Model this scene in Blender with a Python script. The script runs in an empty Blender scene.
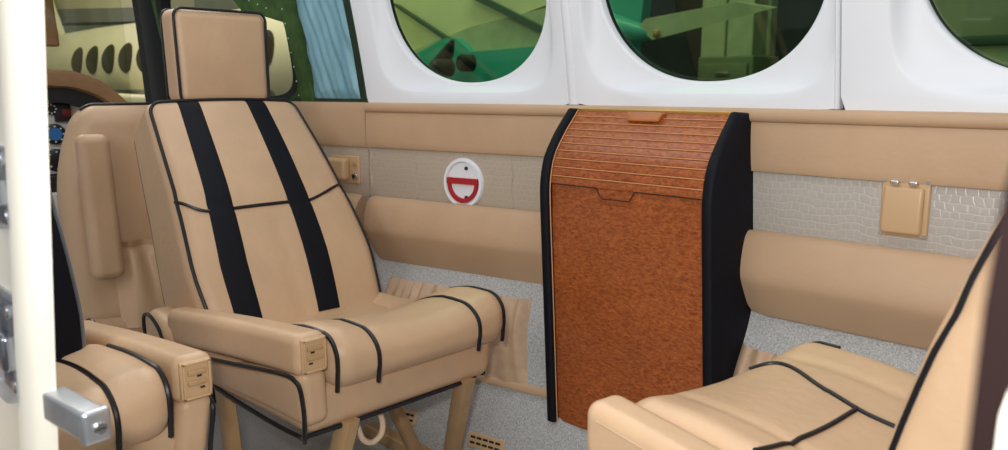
import bpy, bmesh, math, random
from mathutils import Vector, Matrix
random.seed(7)
C = bpy.context.scene.collection
PI = math.pi
# ------------------------------------------------------------------ measuring
F = 800.0
YAW, PITCH = math.radians(44.9), math.radians(9.7)
CAMZ = 0.90
FW = Vector((-math.sin(YAW)*math.cos(PITCH), math.cos(YAW)*math.cos(PITCH), -math.sin(PITCH)))
RT = Vector((math.cos(YAW), math.sin(YAW), 0))
UP = Vector((-math.sin(YAW)*math.sin(PITCH), math.cos(YAW)*math.sin(PITCH), math.cos(PITCH)))
EYE = Vector((0, 0, CAMZ))
def ray(x, y): return FW + RT*((x-504)/F) + UP*((225-y)/F)
def onY(x, y, Y): d = ray(x, y); return EYE + d*(Y/d.y)
def onX(x, y, X): d = ray(x, y); return EYE + d*(X/d.x)
def atD(x, y, D): return EYE + ray(x, y)*D

# the far cabin wall in plan: straight aft of the cabinet, turning inward towards the cockpit
TW = math.tan(math.radians(11.3))
def W(x):
    a, b = -1.00, -1.164
    if x > a: return 1.45
    if x < b: return 1.45 - TW*(-1.082 - x)
    t = (a-x)/(a-b); return 1.45 - TW*(a-b)*t*t/2
def onW(x, y, off=0.0):
    d = ray(x, y); lo, hi = 0.3, 6.0
    for _ in range(50):
        m = (lo+hi)/2; p = EYE + d*m
        if p.y > W(p.x) - off: hi = m
        else: lo = m
    return EYE + d*lo

# ------------------------------------------------------------------ materials
def mat(name, col, rough=0.5, metal=0.0, nscale=0, namp=0.0, bump=0.0, bscale=200, spec=0.5, col2=None, sheen=0.0, stretch=None, emit=0):
    m = bpy.data.materials.new(name); m.use_nodes = True
    nt = m.node_tree; b = nt.nodes['Principled BSDF']
    b.inputs['Base Color'].default_value = (*col, 1)
    b.inputs['Roughness'].default_value = rough; b.inputs['Metallic'].default_value = metal
    b.inputs['Specular IOR Level'].default_value = spec
    if sheen: b.inputs['Sheen Weight'].default_value = sheen
    tc = nt.nodes.new('ShaderNodeTexCoord'); vec = tc.outputs['Object']
    if stretch:
        mp = nt.nodes.new('ShaderNodeMapping'); mp.inputs['Scale'].default_value = stretch
        nt.links.new(vec, mp.inputs['Vector']); vec = mp.outputs['Vector']
    if nscale:
        n = nt.nodes.new('ShaderNodeTexNoise'); n.inputs['Scale'].default_value = nscale; n.inputs['Detail'].default_value = 4
        r = nt.nodes.new('ShaderNodeValToRGB')
        c2 = col2 or tuple(c*(1-namp) for c in col)
        c1 = col if col2 else tuple(min(1, c*(1+namp)) for c in col)
        r.color_ramp.elements[0].color = (*c2, 1); r.color_ramp.elements[1].color = (*c1, 1)
        r.color_ramp.elements[0].position = 0.32; r.color_ramp.elements[1].position = 0.68
        nt.links.new(vec, n.inputs['Vector']); nt.links.new(n.outputs['Fac'], r.inputs['Fac'])
        nt.links.new(r.outputs['Color'], b.inputs['Base Color'])
    if bump:
        n2 = nt.nodes.new('ShaderNodeTexNoise'); n2.inputs['Scale'].default_value = bscale; n2.inputs['Detail'].default_value = 5
        bp = nt.nodes.new('ShaderNodeBump'); bp.inputs['Strength'].default_value = bump; bp.inputs['Distance'].default_value = 0.01
        nt.links.new(vec, n2.inputs['Vector']); nt.links.new(n2.outputs['Fac'], bp.inputs['Height'])
        nt.links.new(bp.outputs['Normal'], b.inputs['Normal'])
    return m
M = {}
M['leather'] = mat('tan_leather', (0.58, 0.385, 0.235), 0.42, nscale=9, namp=0.05, bump=0.12, bscale=60)
M['leather_wall'] = mat('tan_wall_leather', (0.53, 0.35, 0.215), 0.5, nscale=7, namp=0.05, bump=0.08, bscale=90)
M['leather_pale'] = mat('tan_leather_gathered', (0.53, 0.36, 0.23), 0.55, nscale=30, namp=0.08, bump=0.3, bscale=45)
M['navy'] = mat('navy_leather', (0.0025, 0.003, 0.007), 0.65, bump=0.1, bscale=120, spec=0.22)
M['greypiping'] = mat('grey_piping', (0.20, 0.21, 0.25), 0.4)
M['piping'] = mat('black_piping', (0.006, 0.006, 0.009), 0.35)
M['tanmetal'] = mat('tan_painted_metal', (0.46, 0.29, 0.145), 0.42, nscale=20, namp=0.06)
M['tanplastic'] = mat('tan_plastic', (0.57, 0.375, 0.205), 0.38)
M['white'] = mat('white_panel', (0.80, 0.83, 0.88), 0.45, nscale=4, namp=0.015)
M['cream'] = mat('cream_paint', (0.88, 0.84, 0.72), 0.4, nscale=8, namp=0.03)
M['brownpost'] = mat('dark_brown_trim', (0.007, 0.003, 0.003), 0.9, spec=0.1)
M['seal'] = mat('black_rubber', (0.008, 0.010, 0.010), 0.6)
M['primer'] = mat('green_primer', (0.045, 0.10, 0.022), 0.6, nscale=30, namp=0.3)
M['primerdark'] = mat('dark_green_primer', (0.012, 0.030, 0.014), 0.6, nscale=30, namp=0.3)
M['blanket'] = mat('blue_insulation', (0.25, 0.47, 0.55), 0.5, nscale=14, col2=(0.17, 0.36, 0.45), bump=0.5, bscale=30, stretch=(1, 1, .5))
M['steel'] = mat('brushed_steel', (0.55, 0.57, 0.60), 0.35, metal=0.85, nscale=40, namp=0.1)
M['chrome'] = mat('chrome', (0.75, 0.75, 0.76), 0.18, metal=1.0)
M['darkhole'] = mat('dark_slot', (0.02, 0.013, 0.008), 0.8)
M['red'] = mat('red_handle', (0.42, 0.012, 0.02), 0.35)
M['black'] = mat('black_plastic', (0.010, 0.011, 0.013), 0.55)
M['dashwhite'] = mat('pale_instrument_panel', (0.62, 0.62, 0.60), 0.5)
M['dial'] = mat('black_dial', (0.012, 0.013, 0.016), 0.35)
M['dialblue'] = mat('blue_dial', (0.03, 0.16, 0.42), 0.35)
M['glare'] = mat('tan_glareshield', (0.30, 0.165, 0.075), 0.7, nscale=40, namp=0.08)
M['brass'] = mat('brass_strip', (0.62, 0.36, 0.10), 0.3, metal=0.7)
M['amber'] = mat('amber_pull', (0.42, 0.13, 0.025), 0.2)
M['cable'] = mat('pale_cable', (0.66, 0.50, 0.34), 0.4)
M['acream'] = mat('cream_aircraft_paint', (0.68, 0.62, 0.38), 0.35, nscale=2, namp=0.04)
M['ateal'] = mat('teal_aircraft_paint', (0.04, 0.36, 0.30), 0.35)
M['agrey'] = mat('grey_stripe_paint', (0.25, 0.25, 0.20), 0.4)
M['agreen'] = mat('green_stripe_paint', (0.045, 0.085, 0.055), 0.4)
M['awindow'] = mat('aircraft_window', (0.035, 0.03, 0.015), 0.08)
M['hangarwall'] = mat('dark_hangar_sheeting', (0.014, 0.019, 0.020), 0.8, nscale=3, namp=0.3)
M['hangarpale'] = mat('pale_hangar_sheeting', (0.36, 0.38, 0.24), 0.8, nscale=3, namp=0.1)
M['hangarfloor'] = mat('hangar_concrete', (0.12, 0.12, 0.11), 0.6, nscale=2, namp=0.2)
M['doorpale'] = mat('pale_green_sheet', (0.40, 0.42, 0.26), 0.6, nscale=6, namp=0.1)
M['cratepaint'] = mat('olive_cabinet_paint', (0.19, 0.23, 0.13), 0.6, nscale=8, namp=0.15)
M['tyre'] = mat('tyre_rubber', (0.012, 0.012, 0.012), 0.8)

def carpet():
    m = mat('grey_carpet', (0.45, 0.43, 0.40), 0.95, spec=0.1)
    nt = m.node_tree; b = nt.nodes['Principled BSDF']; tc = nt.nodes.new('ShaderNodeTexCoord')
    n = nt.nodes.new('ShaderNodeTexNoise'); n.inputs['Scale'].default_value = 300; n.inputs['Detail'].default_value = 3
    r = nt.nodes.new('ShaderNodeValToRGB'); r.color_ramp.elements[0].position = 0.36; r.color_ramp.elements[1].position = 0.64
    r.color_ramp.elements[0].color = (0.36, 0.36, 0.355, 1); r.color_ramp.elements[1].color = (0.58, 0.58, 0.575, 1)
    bp = nt.nodes.new('ShaderNodeBump'); bp.inputs['Strength'].default_value = 0.7; bp.inputs['Distance'].default_value = 0.004
    nt.links.new(tc.outputs['Object'], n.inputs['Vector']); nt.links.new(n.outputs['Fac'], r.inputs['Fac'])
    nt.links.new(r.outputs['Color'], b.inputs['Base Color']); nt.links.new(n.outputs['Fac'], bp.inputs['Height'])
    nt.links.new(bp.outputs['Normal'], b.inputs['Normal'])
    return m
M['carpet'] = carpet()

def croc(name, strength, c1, c2, mortar):
    m = mat(name, c1, 0.34)
    nt = m.node_tree; b = nt.nodes['Principled BSDF']; tc = nt.nodes.new('ShaderNodeTexCoord')
    mp = nt.nodes.new('ShaderNodeMapping'); mp.inputs['Rotation'].default_value = (PI/2, 0, 0)
    nz = nt.nodes.new('ShaderNodeTexNoise'); nz.inputs['Scale'].default_value = 22
    ad = nt.nodes.new('ShaderNodeMixRGB'); ad.blend_type = 'ADD'; ad.inputs[0].default_value = 0.022
    br = nt.nodes.new('ShaderNodeTexBrick')
    br.inputs['Scale'].default_value = 1.0; br.inputs['Brick Width'].default_value = 0.0155; br.inputs['Row Height'].default_value = 0.0135
    br.inputs['Mortar Size'].default_value = 0.0020; br.inputs['Mortar Smooth'].default_value = 1.0; br.offset = 0.5
    br.inputs['Color1'].default_value = (*c1, 1); br.inputs['Color2'].default_value = (*c2, 1); br.inputs['Mortar'].default_value = (*mortar, 1)
    bp = nt.nodes.new('ShaderNodeBump'); bp.inputs['Strength'].default_value = strength; bp.inputs['Distance'].default_value = 0.004; bp.invert = True
    L = nt.links
    L.new(tc.outputs['Object'], mp.inputs['Vector']); L.new(mp.outputs['Vector'], ad.inputs[1]); L.new(tc.outputs['Object'], nz.inputs['Vector'])
    L.new(nz.outputs['Color'], ad.inputs[2]); L.new(ad.outputs['Color'], br.inputs['Vector'])
    L.new(br.outputs['Color'], b.inputs['Base Color']); L.new(br.outputs['Fac'], bp.inputs['Height']); L.new(bp.outputs['Normal'], b.inputs['Normal'])
    return m
M['croc'] = croc('embossed_reptile_vinyl', 0.22, (0.455, 0.415, 0.365), (0.435, 0.395, 0.35), (0.50, 0.46, 0.415))
M['vinyl'] = croc('wrapped_vinyl', 0.15, (0.46, 0.385, 0.30), (0.44, 0.37, 0.29), (0.48, 0.40, 0.32))

def wood(name, lines=False):
    m = mat(name, (0.4, 0.1, 0.03), 0.28)
    nt = m.node_tree; b = nt.nodes['Principled BSDF']; tc = nt.nodes.new('ShaderNodeTexCoord')
    mp = nt.nodes.new('ShaderNodeMapping'); mp.inputs['Scale'].default_value = (1.0, 1.0, 2.6)
    n = nt.nodes.new('ShaderNodeTexNoise'); n.inputs['Scale'].default_value = 95; n.inputs['Detail'].default_value = 5; n.inputs['Distortion'].default_value = 0.8
    n2 = nt.nodes.new('ShaderNodeTexNoise'); n2.inputs['Scale'].default_value = 7
    r = nt.nodes.new('ShaderNodeValToRGB'); e = r.color_ramp.elements
    e[0].position = 0.34; e[0].color = (0.23, 0.042, 0.009, 1); e[1].position = 0.66; e[1].color = (0.50, 0.125, 0.030, 1)
    mx = nt.nodes.new('ShaderNodeMixRGB'); mx.blend_type = 'MULTIPLY'; mx.inputs[0].default_value = 0.4
    L = nt.links
    L.new(tc.outputs['Object'], mp.inputs['Vector']); L.new(mp.outputs['Vector'], n.inputs['Vector']); L.new(tc.outputs['Object'], n2.inputs['Vector'])
    L.new(n.outputs['Fac'], r.inputs['Fac']); L.new(r.outputs['Color'], mx.inputs[1]); L.new(n2.outputs['Fac'], mx.inputs[2])
    g = nt.nodes.new('ShaderNodeGamma'); g.inputs['Gamma'].default_value = 0.9
    L.new(mx.outputs['Color'], g.inputs['Color']); L.new(g.outputs['Color'], b.inputs['Base Color'])
    return m
M['wood'] = wood('burl_veneer')
M['woodedge'] = mat('pale_veneer_edge', (0.60, 0.29, 0.12), 0.4)

def glass(name, tint, gloss):
    m = bpy.data.materials.new(name); m.use_nodes = True; nt = m.node_tree; nt.nodes.clear()
    o = nt.nodes.new('ShaderNodeOutputMaterial'); t = nt.nodes.new('ShaderNodeBsdfTransparent'); g = nt.nodes.new('ShaderNodeBsdfGlossy')
    t.inputs['Color'].default_value = (*tint, 1); g.inputs['Roughness'].default_value = 0.03; mx = nt.nodes.new('ShaderNodeMixShader')
    mx.inputs[0].default_value = gloss
    nt.links.new(t.outputs[0], mx.inputs[1]); nt.links.new(g.outputs[0], mx.inputs[2]); nt.links.new(mx.outputs[0], o.inputs[0])
    return m
M['tint'] = glass('green_tinted_window', (0.60, 0.74, 0.55), 0.03)
M['clear'] = glass('clear_plastic', (0.80, 0.82, 0.88), 0.12)

# ------------------------------------------------------------------ mesh helpers
def link(name, bm, m, parent=None, smooth=True, angle=40):
    bmesh.ops.recalc_face_normals(bm, faces=bm.faces[:])
    me = bpy.data.meshes.new(name); bm.to_mesh(me); bm.free()
    if smooth:
        for p in me.polygons: p.use_smooth = True
        me.set_sharp_from_angle(angle=math.radians(angle))
    o = bpy.data.objects.new(name, me); C.objects.link(o)
    o.data.materials.append(M[m] if isinstance(m, str) else m)
    if parent: o.parent = parent
    return o
def thing(name, label, cat, loc=(0, 0, 0), rot=(0, 0, 0), group=None):
    o = bpy.data.objects.new(name, None); C.objects.link(o); o.location = loc; o.rotation_euler = rot
    o.empty_display_size = 0.1
    return tag(o, label, cat, group)
def tag(o, label, cat, group=None):
    o['label'] = label; o['category'] = cat
    if group: o['group'] = group
    return o
def struct(o): o['kind'] = 'structure'; return o

def axis_samples(h, r, k, m):
    """coordinates across one axis of a rounded box: k steps in each rounded edge, m in between"""
    out = [-h + r*(1-math.cos(i/k*PI/2))*1.0 for i in range(k)] if r > 0 else []
    out = [-h + r*i/k for i in range(k)]
    inner = h - r
    out += [-inner + 2*inner*i/m for i in range(m+1)]
    out += [inner + r*i/k for i in range(1, k+1)]
    return out
def rbox(bm, lo, hi, r=0.01, k=4, n=(6, 6, 6), deform=None):
    """rounded box as a dense closed grid, so that it can be bent, puffed and creased"""
    c = [(lo[i]+hi[i])/2 for i in range(3)]; h = [(hi[i]-lo[i])/2 for i in range(3)]
    r = min(r, min(h)*0.999)
    S = [axis_samples(h[i], r, k, n[i]) for i in range(3)]
    N = [len(s)-1 for s in S]; V = {}
    def vert(i, j, l):
        key = (i, j, l)
        if key not in V:
            p = Vector((S[0][i], S[1][j], S[2][l]))
            # map the edge zones onto a circular arc
            q = Vector([max(-(h[a]-r), min(h[a]-r, p[a])) for a in range(3)]); d = p-q
            if d.length > 1e-9:
                mx = max(abs(d[a]) for a in range(3))
                t = Vector([math.tan(d[a]/r*PI/4)*r if mx > 0 else 0 for a in range(3)])
                p = q + t.normalized()*r if t.length > 1e-9 else p
            p = p + Vector(c)
            if deform: p = Vector(deform(p))
            V[key] = bm.verts.new(p)
        return V[key]
    for a in range(3):
        b, d = (a+1) % 3, (a+2) % 3
        for side in (0, N[a]):
            for i in range(N[b]):
                for j in range(N[d]):
                    q = []
                    for (u, v) in ((i, j), (i+1, j), (i+1, j+1), (i, j+1)):
                        ix = [0, 0, 0]; ix[a] = side; ix[b] = u; ix[d] = v; q.append(vert(*ix))
                    bm.faces.new(q)
    return bm
def catmull(pts, n=8, closed=False):
    pts = [Vector(p) for p in pts]; out = []; L = len(pts)
    rng = range(L if closed else L-1)
    for i in rng:
        if closed: p0, p1, p2, p3 = (pts[(i+o) % L] for o in (-1, 0, 1, 2))
        else: p0, p1, p2, p3 = pts[max(i-1, 0)], pts[i], pts[i+1], pts[min(i+2, L-1)]
        for k in range(n):
            t = k/n
            out.append(0.5*((2*p1)+(-p0+p2)*t+(2*p0-5*p1+4*p2-p3)*t*t+(-p0+3*p1-3*p2+p3)*t**3))
    if not closed: out.append(pts[-1])
    return out
def tube(bm, path, r, seg=8, closed=False):
    path = [Vector(p) for p in path]; rings = []; L = len(path); up = None
    for i, p in enumerate(path):
        if closed: t = path[(i+1) % L]-path[i-1]
        else: t = path[min(i+1, L-1)]-path[max(i-1, 0)]
        t.normalize()
        if up is None: up = t.orthogonal().normalized()
        up = (up - t*up.dot(t))
        if up.length < 1e-6: up = t.orthogonal()
        up.normalize(); s = t.cross(up)
        rr = r(i/(max(1, L-1))) if callable(r) else r
        rings.append([bm.verts.new(p+(up*math.cos(a)+s*math.sin(a))*rr) for a in [2*PI*k/seg for k in range(seg)]])
    for i in range(L if closed else L-1):
        A, B = rings[i], rings[(i+1) % L]
        for k in range(seg): bm.faces.new((A[k], A[(k+1) % seg], B[(k+1) % seg], B[k]))
    if not closed: bm.faces.new(rings[0]); bm.faces.new(rings[-1])
    return bm
def loft(bm, secs, cap=True):
    R = [[bm.verts.new(p) for p in s] for s in secs]; n = len(R[0])
    for a, b in zip(R, R[1:]):
        for k in range(n): bm.faces.new((a[k], a[(k+1) % n], b[(k+1) % n], b[k]))
    if cap: bm.faces.new(R[0]); bm.faces.new(R[-1])
    return bm
def prism(bm, poly, vec):
    vec = Vector(vec); return loft(bm, [[Vector(p) for p in poly], [Vector(p)+vec for p in poly]])
def disc(bm, c, nrm, r, th, seg=32, r2=None, ry=None, upv=(0, 0, 1)):
    """short cylinder (or cone, or ellipse) from c along nrm"""
    nrm = Vector(nrm).normalized(); u = (Vector(upv) - nrm*Vector(upv).dot(nrm)).normalized(); s = u.cross(nrm); c = Vector(c)
    ry = ry or r; r2 = 1 if r2 is None else r2
    ring = lambda q, f: [q+(s*math.cos(a)*r+u*math.sin(a)*ry)*f for a in [2*PI*k/seg for k in range(seg)]]
    return loft(bm, [ring(c, 1), ring(c+nrm*th*0.8, 1), ring(c+nrm*th, r2)])
def ring_mesh(bm, rings, close_last=False):
    R = [[bm.verts.new(p) for p in s] for s in rings]; n = len(R[0])
    for a, b in zip(R, R[1:]):
        for k in range(n): bm.faces.new((a[k], a[(k+1) % n], b[(k+1) % n], b[k]))
    return R
def wall_extrude(bm, x0, x1, poly, n=24, lean=True, ends=None):
    """closed (z, offset into the cabin) outline swept along the wall's plan curve"""
    secs = []
    for i in range(n+1):
        s = []
        for q, (z, o) in enumerate(poly):
            a, b = x0, x1
            if ends: a, b = x0+ends[q], x1-ends[q]
            x = a+(b-a)*i/n
            s.append(Vector((x, W(x)-o, z)))
        secs.append(s)
    return loft(bm, secs)
def upper_off(z): return 0.13*(z-0.86) + 0.10*(z-0.86)**2     # the cabin side leans in above the ledge
def smooth_poly(pts, n=4): return [(p.x, p.y) for p in catmull([(a, b, 0) for a, b in pts], n)]

# ------------------------------------------------------------------ room shell
X0, X1 = -2.75, 0.45
# carpeted lower side, running down and in to the floor
prof = [(0.50, 0.0), (0.44, 0.025), (0.34, 0.085), (0.24, 0.112), (0.12, 0.148), (0.03, 0.17), (-0.01, 0.185)]
low = [(0.84, 0.0)] + smooth_poly(prof, 4)
def low_off(z):
    for (z1, o1), (z2, o2) in zip(low, low[1:]):
        if z1 >= z >= z2: return o1+(o2-o1)*(z1-z)/(z1-z2)
    return 0
bm = bmesh.new(); wall_extrude(bm, X0, X1, low+[(-0.01, -0.03), (0.84, -0.03)], 60)
struct(link('wall_right', bm, 'carpet'))
bm = bmesh.new(); rbox(bm, (-3.4, -0.05, -0.04), (0.6, 1.36, 0.0), 0.005, 1, (10, 4, 1))
struct(link('floor', bm, 'carpet'))

def on_wall_strip(name, x0, x1, poly, m, n=30, kind=True, parent=None):
    b = bmesh.new(); wall_extrude(b, x0, x1, poly, n); o = link(name, b, m, parent)
    return struct(o) if kind else o
XS = -1.817                                # joint between the cabin and the cockpit lining
# ledge: rounded strip at the foot of the white window panels
ledge = [(0.862, -0.01)] + smooth_poly([(0.862, 0.010), (0.858, 0.020), (0.846, 0.022), (0.838, 0.018), (0.8365, 0.012)], 3) + [(0.8365, -0.01)]
on_wall_strip('trim_1', XS+0.003, X1, ledge, 'leather_wall', 50)
# padded leather belt under the ledge
belt = [(0.836, -0.01)] + smooth_poly([(0.836, 0.010), (0.832, 0.014), (0.79, 0.016), (0.746, 0.014), (0.742, 0.009)], 3) + [(0.742, -0.01)]
on_wall_strip('trim_2', XS+0.002, X1, belt, 'leather_wall', 50)
belt2 = [(0.862, -0.01)] + smooth_poly([(0.862, 0.006), (0.856, 0.013), (0.80, 0.015), (0.746, 0.013), (0.742, 0.006)], 3) + [(0.742, -0.01)]
on_wall_strip('trim_3', -2.62, XS-0.002, belt2, 'leather_wall', 20)
band = [(0.742, -0.01), (0.742, 0.004), (0.735, 0.006), (0.62, 0.006), (0.605, 0.004), (0.605, -0.01)]
on_wall_strip('trim_4', -0.98, X1, band, 'croc', 30)
on_wall_strip('trim_5', XS+0.002, -0.98, band, 'vinyl', 30)
on_wall_strip('trim_6', -2.62, XS-0.002, band, 'vinyl', 20)

for i, (px, w_) in enumerate(((371, .006), (416, .004), (512, .004))):
    a_ = onW(px, 170, .006).x; b = bmesh.new(); tube(b, [Vector((a_+.003*math.sin(z*90+i), W(a_)-.0055, z)) for z in [.610+.130*k/16 for k in range(17)]], lambda f: w_*(.35+.5*abs(math.sin(f*7+i)))); struct(link('trim_%d' % (21+i), b, 'vinyl'))
# white window panels, each pressed in towards its window
def superell(cx, cz, a, b, n, t):
    c, s = math.cos(t), math.sin(t)
    return cx+a*math.copysign(abs(c)**(2/n), c), cz+b*math.copysign(abs(s)**(2/n), s)
def wp(x, z, o): return Vector((x, W(x)-upper_off(z)-o, z))
WZ = 1.146
def window_panel(idx, xa, xb, cx, aw=0.248, zt=1.46):
    NS = 120; zb = 0.862
    angs = [2*PI*k/NS for k in range(NS)]
    def rect(t):
        c, s = math.cos(t), math.sin(t)
        k = 1e9
        if abs(c) > 1e-9: k = min(k, ((xb-cx) if c > 0 else (cx-xa))/abs(c))
        if abs(s) > 1e-9: k = min(k, ((zt-WZ) if s > 0 else (WZ-zb))/abs(s))
        return cx+c*k, WZ+s*k
    rr = []
    for f, n, d in ((1.0, 2.25, -0.055), (1.0, 2.25, -0.034), (1.012, 2.25, -0.030), (1.03, 2.3, -0.029)):
        rr.append([wp(*superell(cx, WZ, aw*f, 0.232*f, n, t), d) for t in angs])
    for a, b, n, d in ((0.262, 0.243, 3.0, -0.024), (0.268, 0.250, 4.5, -0.012), (0.273, 0.255, 5.5, -0.004), (0.278, 0.258, 6, 0.0)):
        rr.append([wp(*superell(cx, WZ, a+aw-.248, b, n, t), d) for t in angs])
    rr.append([wp(*rect(t), 0.0) for t in angs])
    rr.append([wp(*rect(t), -0.02) for t in angs])
    b = bmesh.new(); ring_mesh(b, rr)
    struct(link('trim_%d' % (6+idx), b, 'white', angle=60))
    w = bmesh.new()
    ring_mesh(w, [[wp(*superell(cx, WZ, (aw+.014)*f, 0.246*f, 2.25, t), d) for t in angs] for f, d in ((1, -0.047), (0.938, -0.047), (0.938, -0.056), (1, -0.056), (1, -0.047))])
    wo = struct(link('window_%d' % idx, w, 'seal'))
    g = bmesh.new()
    for d in (-0.050, -0.053):
        vs = [g.verts.new(wp(*superell(cx, WZ, aw+.002, 0.235, 2.25, t), d)) for t in angs]; g.faces.new(vs)
    link('window_pane', g, 'tint', wo)
window_panel(1, -1.83, -1.196, -1.503, .238)
window_panel(2, -1.190, -0.598, -0.880, .254)
window_panel(3, -0.594, 0.45, -0.235, .252)
# moulding between the first two panels, and a thin bead between the next two
for n_, xx, w_ in ((10, -1.197, 0.012), (11, -0.601, 0.005)):
    b = bmesh.new(); secs = []
    for i in range(25):
        z = 0.863 + 0.6*i/24
        secs.append([wp(xx+w_*math.cos(a), z, -0.004+0.010*max(-0.4, math.sin(a))) for a in [2*PI*k/12 for k in range(12)]])
    loft(b, secs); struct(link('trim_%d' % n_, b, 'white'))

# ------------------------------------------------------------------ wall-mounted things
def pad(x0, x1, label, zt=0.608, zf=0.527, zb=0.428, fold=0.062):
    poly = [(zt-0.012, 0.0)] + smooth_poly([(zt, 0.010), (zt+0.002, 0.026), (zt-0.012, 0.042), (zt-0.045, 0.056), (zf, fold), (zf-0.025, fold-0.006), (zb+0.012, 0.030), (zb, 0.020), (zb, 0.008)], 4) + [(zb+0.02, 0.0)]
    ends = [0.004+max(0, zf-z)*0.28+0.010*abs(o/fold-0.6) for z, o in poly]
    b = bmesh.new(); n = 40; secs = []
    for i in range(n+1):
        s = []
        f = i/n; e = min(f, 1-f)*(x1-x0); sc = 1.0
        if e < 0.02: sc = 0.88+0.12*math.sqrt(max(0, 1-(1-e/0.02)**2))
        for q, (z, o) in enumerate(poly):
            a, c = x0+ends[q], x1-ends[q]; x = a+(c-a)*f
            zc = (zt+zb)/2
            s.append(Vector((x, W(x)-o*sc, zc+(z-zc)*(0.96+0.04*(sc-0.88)/0.12))))
        secs.append(s)
    loft(b, secs)
    return tag(link('armrest_pad', b, 'leather_wall'), label, 'armrest', 'padded armrests along the wall')
pad(-1.800, -1.180, 'tan padded wall armrest between the striped seat and wood cabinet')
pad(-0.763, 0.40, 'tan padded wall armrest right of wood cabinet under reptile-pattern vinyl', .627, .548, .462)
pad(-2.45, -1.822, 'short end of tan wall armrest mostly hidden behind the striped seat')

# oval white escape handle plate with red pull
E0 = onW(464, 183, 0.006)
def wall_frame(p):
    x = p.x; t = Vector((1, (W(x+.01)-W(x-.01))/0.02, 0)).normalized(); n = Vector((t.y, -t.x, 0)); return t, n
t_, n_ = wall_frame(E0)
root = thing('emergency_handle', 'white oval recessed emergency handle with red pull on the wall band', 'handle', E0, (0, 0, math.atan2(t_.y, t_.x)))
def ell(a, b, d, n=48, cz=0): return [Vector((a*math.cos(2*PI*k/n), -d, cz+b*math.sin(2*PI*k/n))) for k in range(n)]
b = bmesh.new()
R_ = ring_mesh(b, [ell(.062, .064, -0.004), ell(.062, .064, .004), ell(.059, .061, .008), ell(.052, .055, .008), ell(.049, .052, .002)])
b.faces.new(R_[-1]); link('bezel', b, 'white', root)
b = bmesh.new(); prism(b, [(-.048, -.002, -.002), (.048, -.002, -.002), (.048, -.002, .013), (-.048, -.002, .013)], (0, -.008, 0))
# curved lower lip of the pull
out = [(.047*math.cos(a), -.047*0-.0, .050*math.sin(a)) for a in [PI+PI*k/20 for k in range(21)]]
inn = [(.038*math.cos(a), 0, .038*math.sin(a)-0.001) for a in [2*PI-PI*k/20 for k in range(21)]]
for A, B2, C2, D2 in [(out[k], out[k+1], inn[19-k], inn[20-k]) for k in range(20)]:
    prism(b, [Vector(q)+Vector((0, -.002, 0)) for q in (A, B2, C2, D2)], (0, -.007, 0))
link('pull', b, 'red', root)
b = bmesh.new()
b.free()
for z in (.038, -.036): b = bmesh.new(); disc(b, (.010, -.002, z), (0, -1, 0), .0045, .004, 12); link('screw', b, 'black', root)

# flip-lid ashtray at right
A0 = onW(906, 209, 0.006); A0.z = onW(904, 208, .006).z
root = thing('ashtray', 'tan flip-lid wall ashtray on reptile-pattern vinyl band', 'ashtray', A0)
b = bmesh.new(); rbox(b, (-.041, -.006, -.049), (.038, .002, .051), .004, 2, (2, 1, 2)); link('back_plate', b, 'tanplastic', root)
b = bmesh.new(); rbox(b, (-.036, -.017, -.044), (.030, -.004, .038), .009, 4, (3, 1, 3), lambda p: (p.x, p.y+0.006*max(0, (p.z+.0)/.04), p.z)); link('lid', b, 'tanplastic', root)
for x in (-.018, .012):
    b = bmesh.new(); rbox(b, (x-.008, -.014, .040), (x+.008, -.006, .048), .0035, 3, (2, 1, 1)); link('hinge', b, 'chrome', root)
for x in (-.037, .034):
    for z in (-.045, .047):
        b = bmesh.new(); disc(b, (x, -.006, z), (0, -1, 0), .0035, .003, 12); link('screw', b, 'chrome', root)

# tan box with knob ahead of the seat
B0 = onW(347, 168, 0.006); t_, n_ = wall_frame(B0)
root = thing('air_outlet_box', 'tan plastic control box with round knob on wall behind striped seat', 'control box', B0, (0, 0, math.atan2(t_.y, t_.x)))
b = bmesh.new(); rbox(b, (-.058, -.006, -.042), (.052, .002, .036), .006, 3, (2, 1, 2)); link('back_plate', b, 'tanplastic', root)
b = bmesh.new(); rbox(b, (-.054, -.034, -.036), (.020, -.004, .032), .012, 4, (3, 1, 3), lambda p: (p.x, p.y, p.z*(1-0.12*max(0, -p.y-.01)/.03))); link('body', b, 'tanplastic', root)
b = bmesh.new(); disc(b, (.038, -.006, -.020), (0, -1, 0), .010, .008, 20, .8); k_ = link('knob', b, 'chrome', root)
b = bmesh.new(); disc(b, (.038, -.013, -.020), (0, -1, 0), .006, .003, 16); link('socket', b, 'black', k_)
b = bmesh.new(); disc(b, (.036, -.006, .014), (0, -1, 0), .007, .004, 16, .7); link('button', b, 'tanmetal', root)

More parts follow.
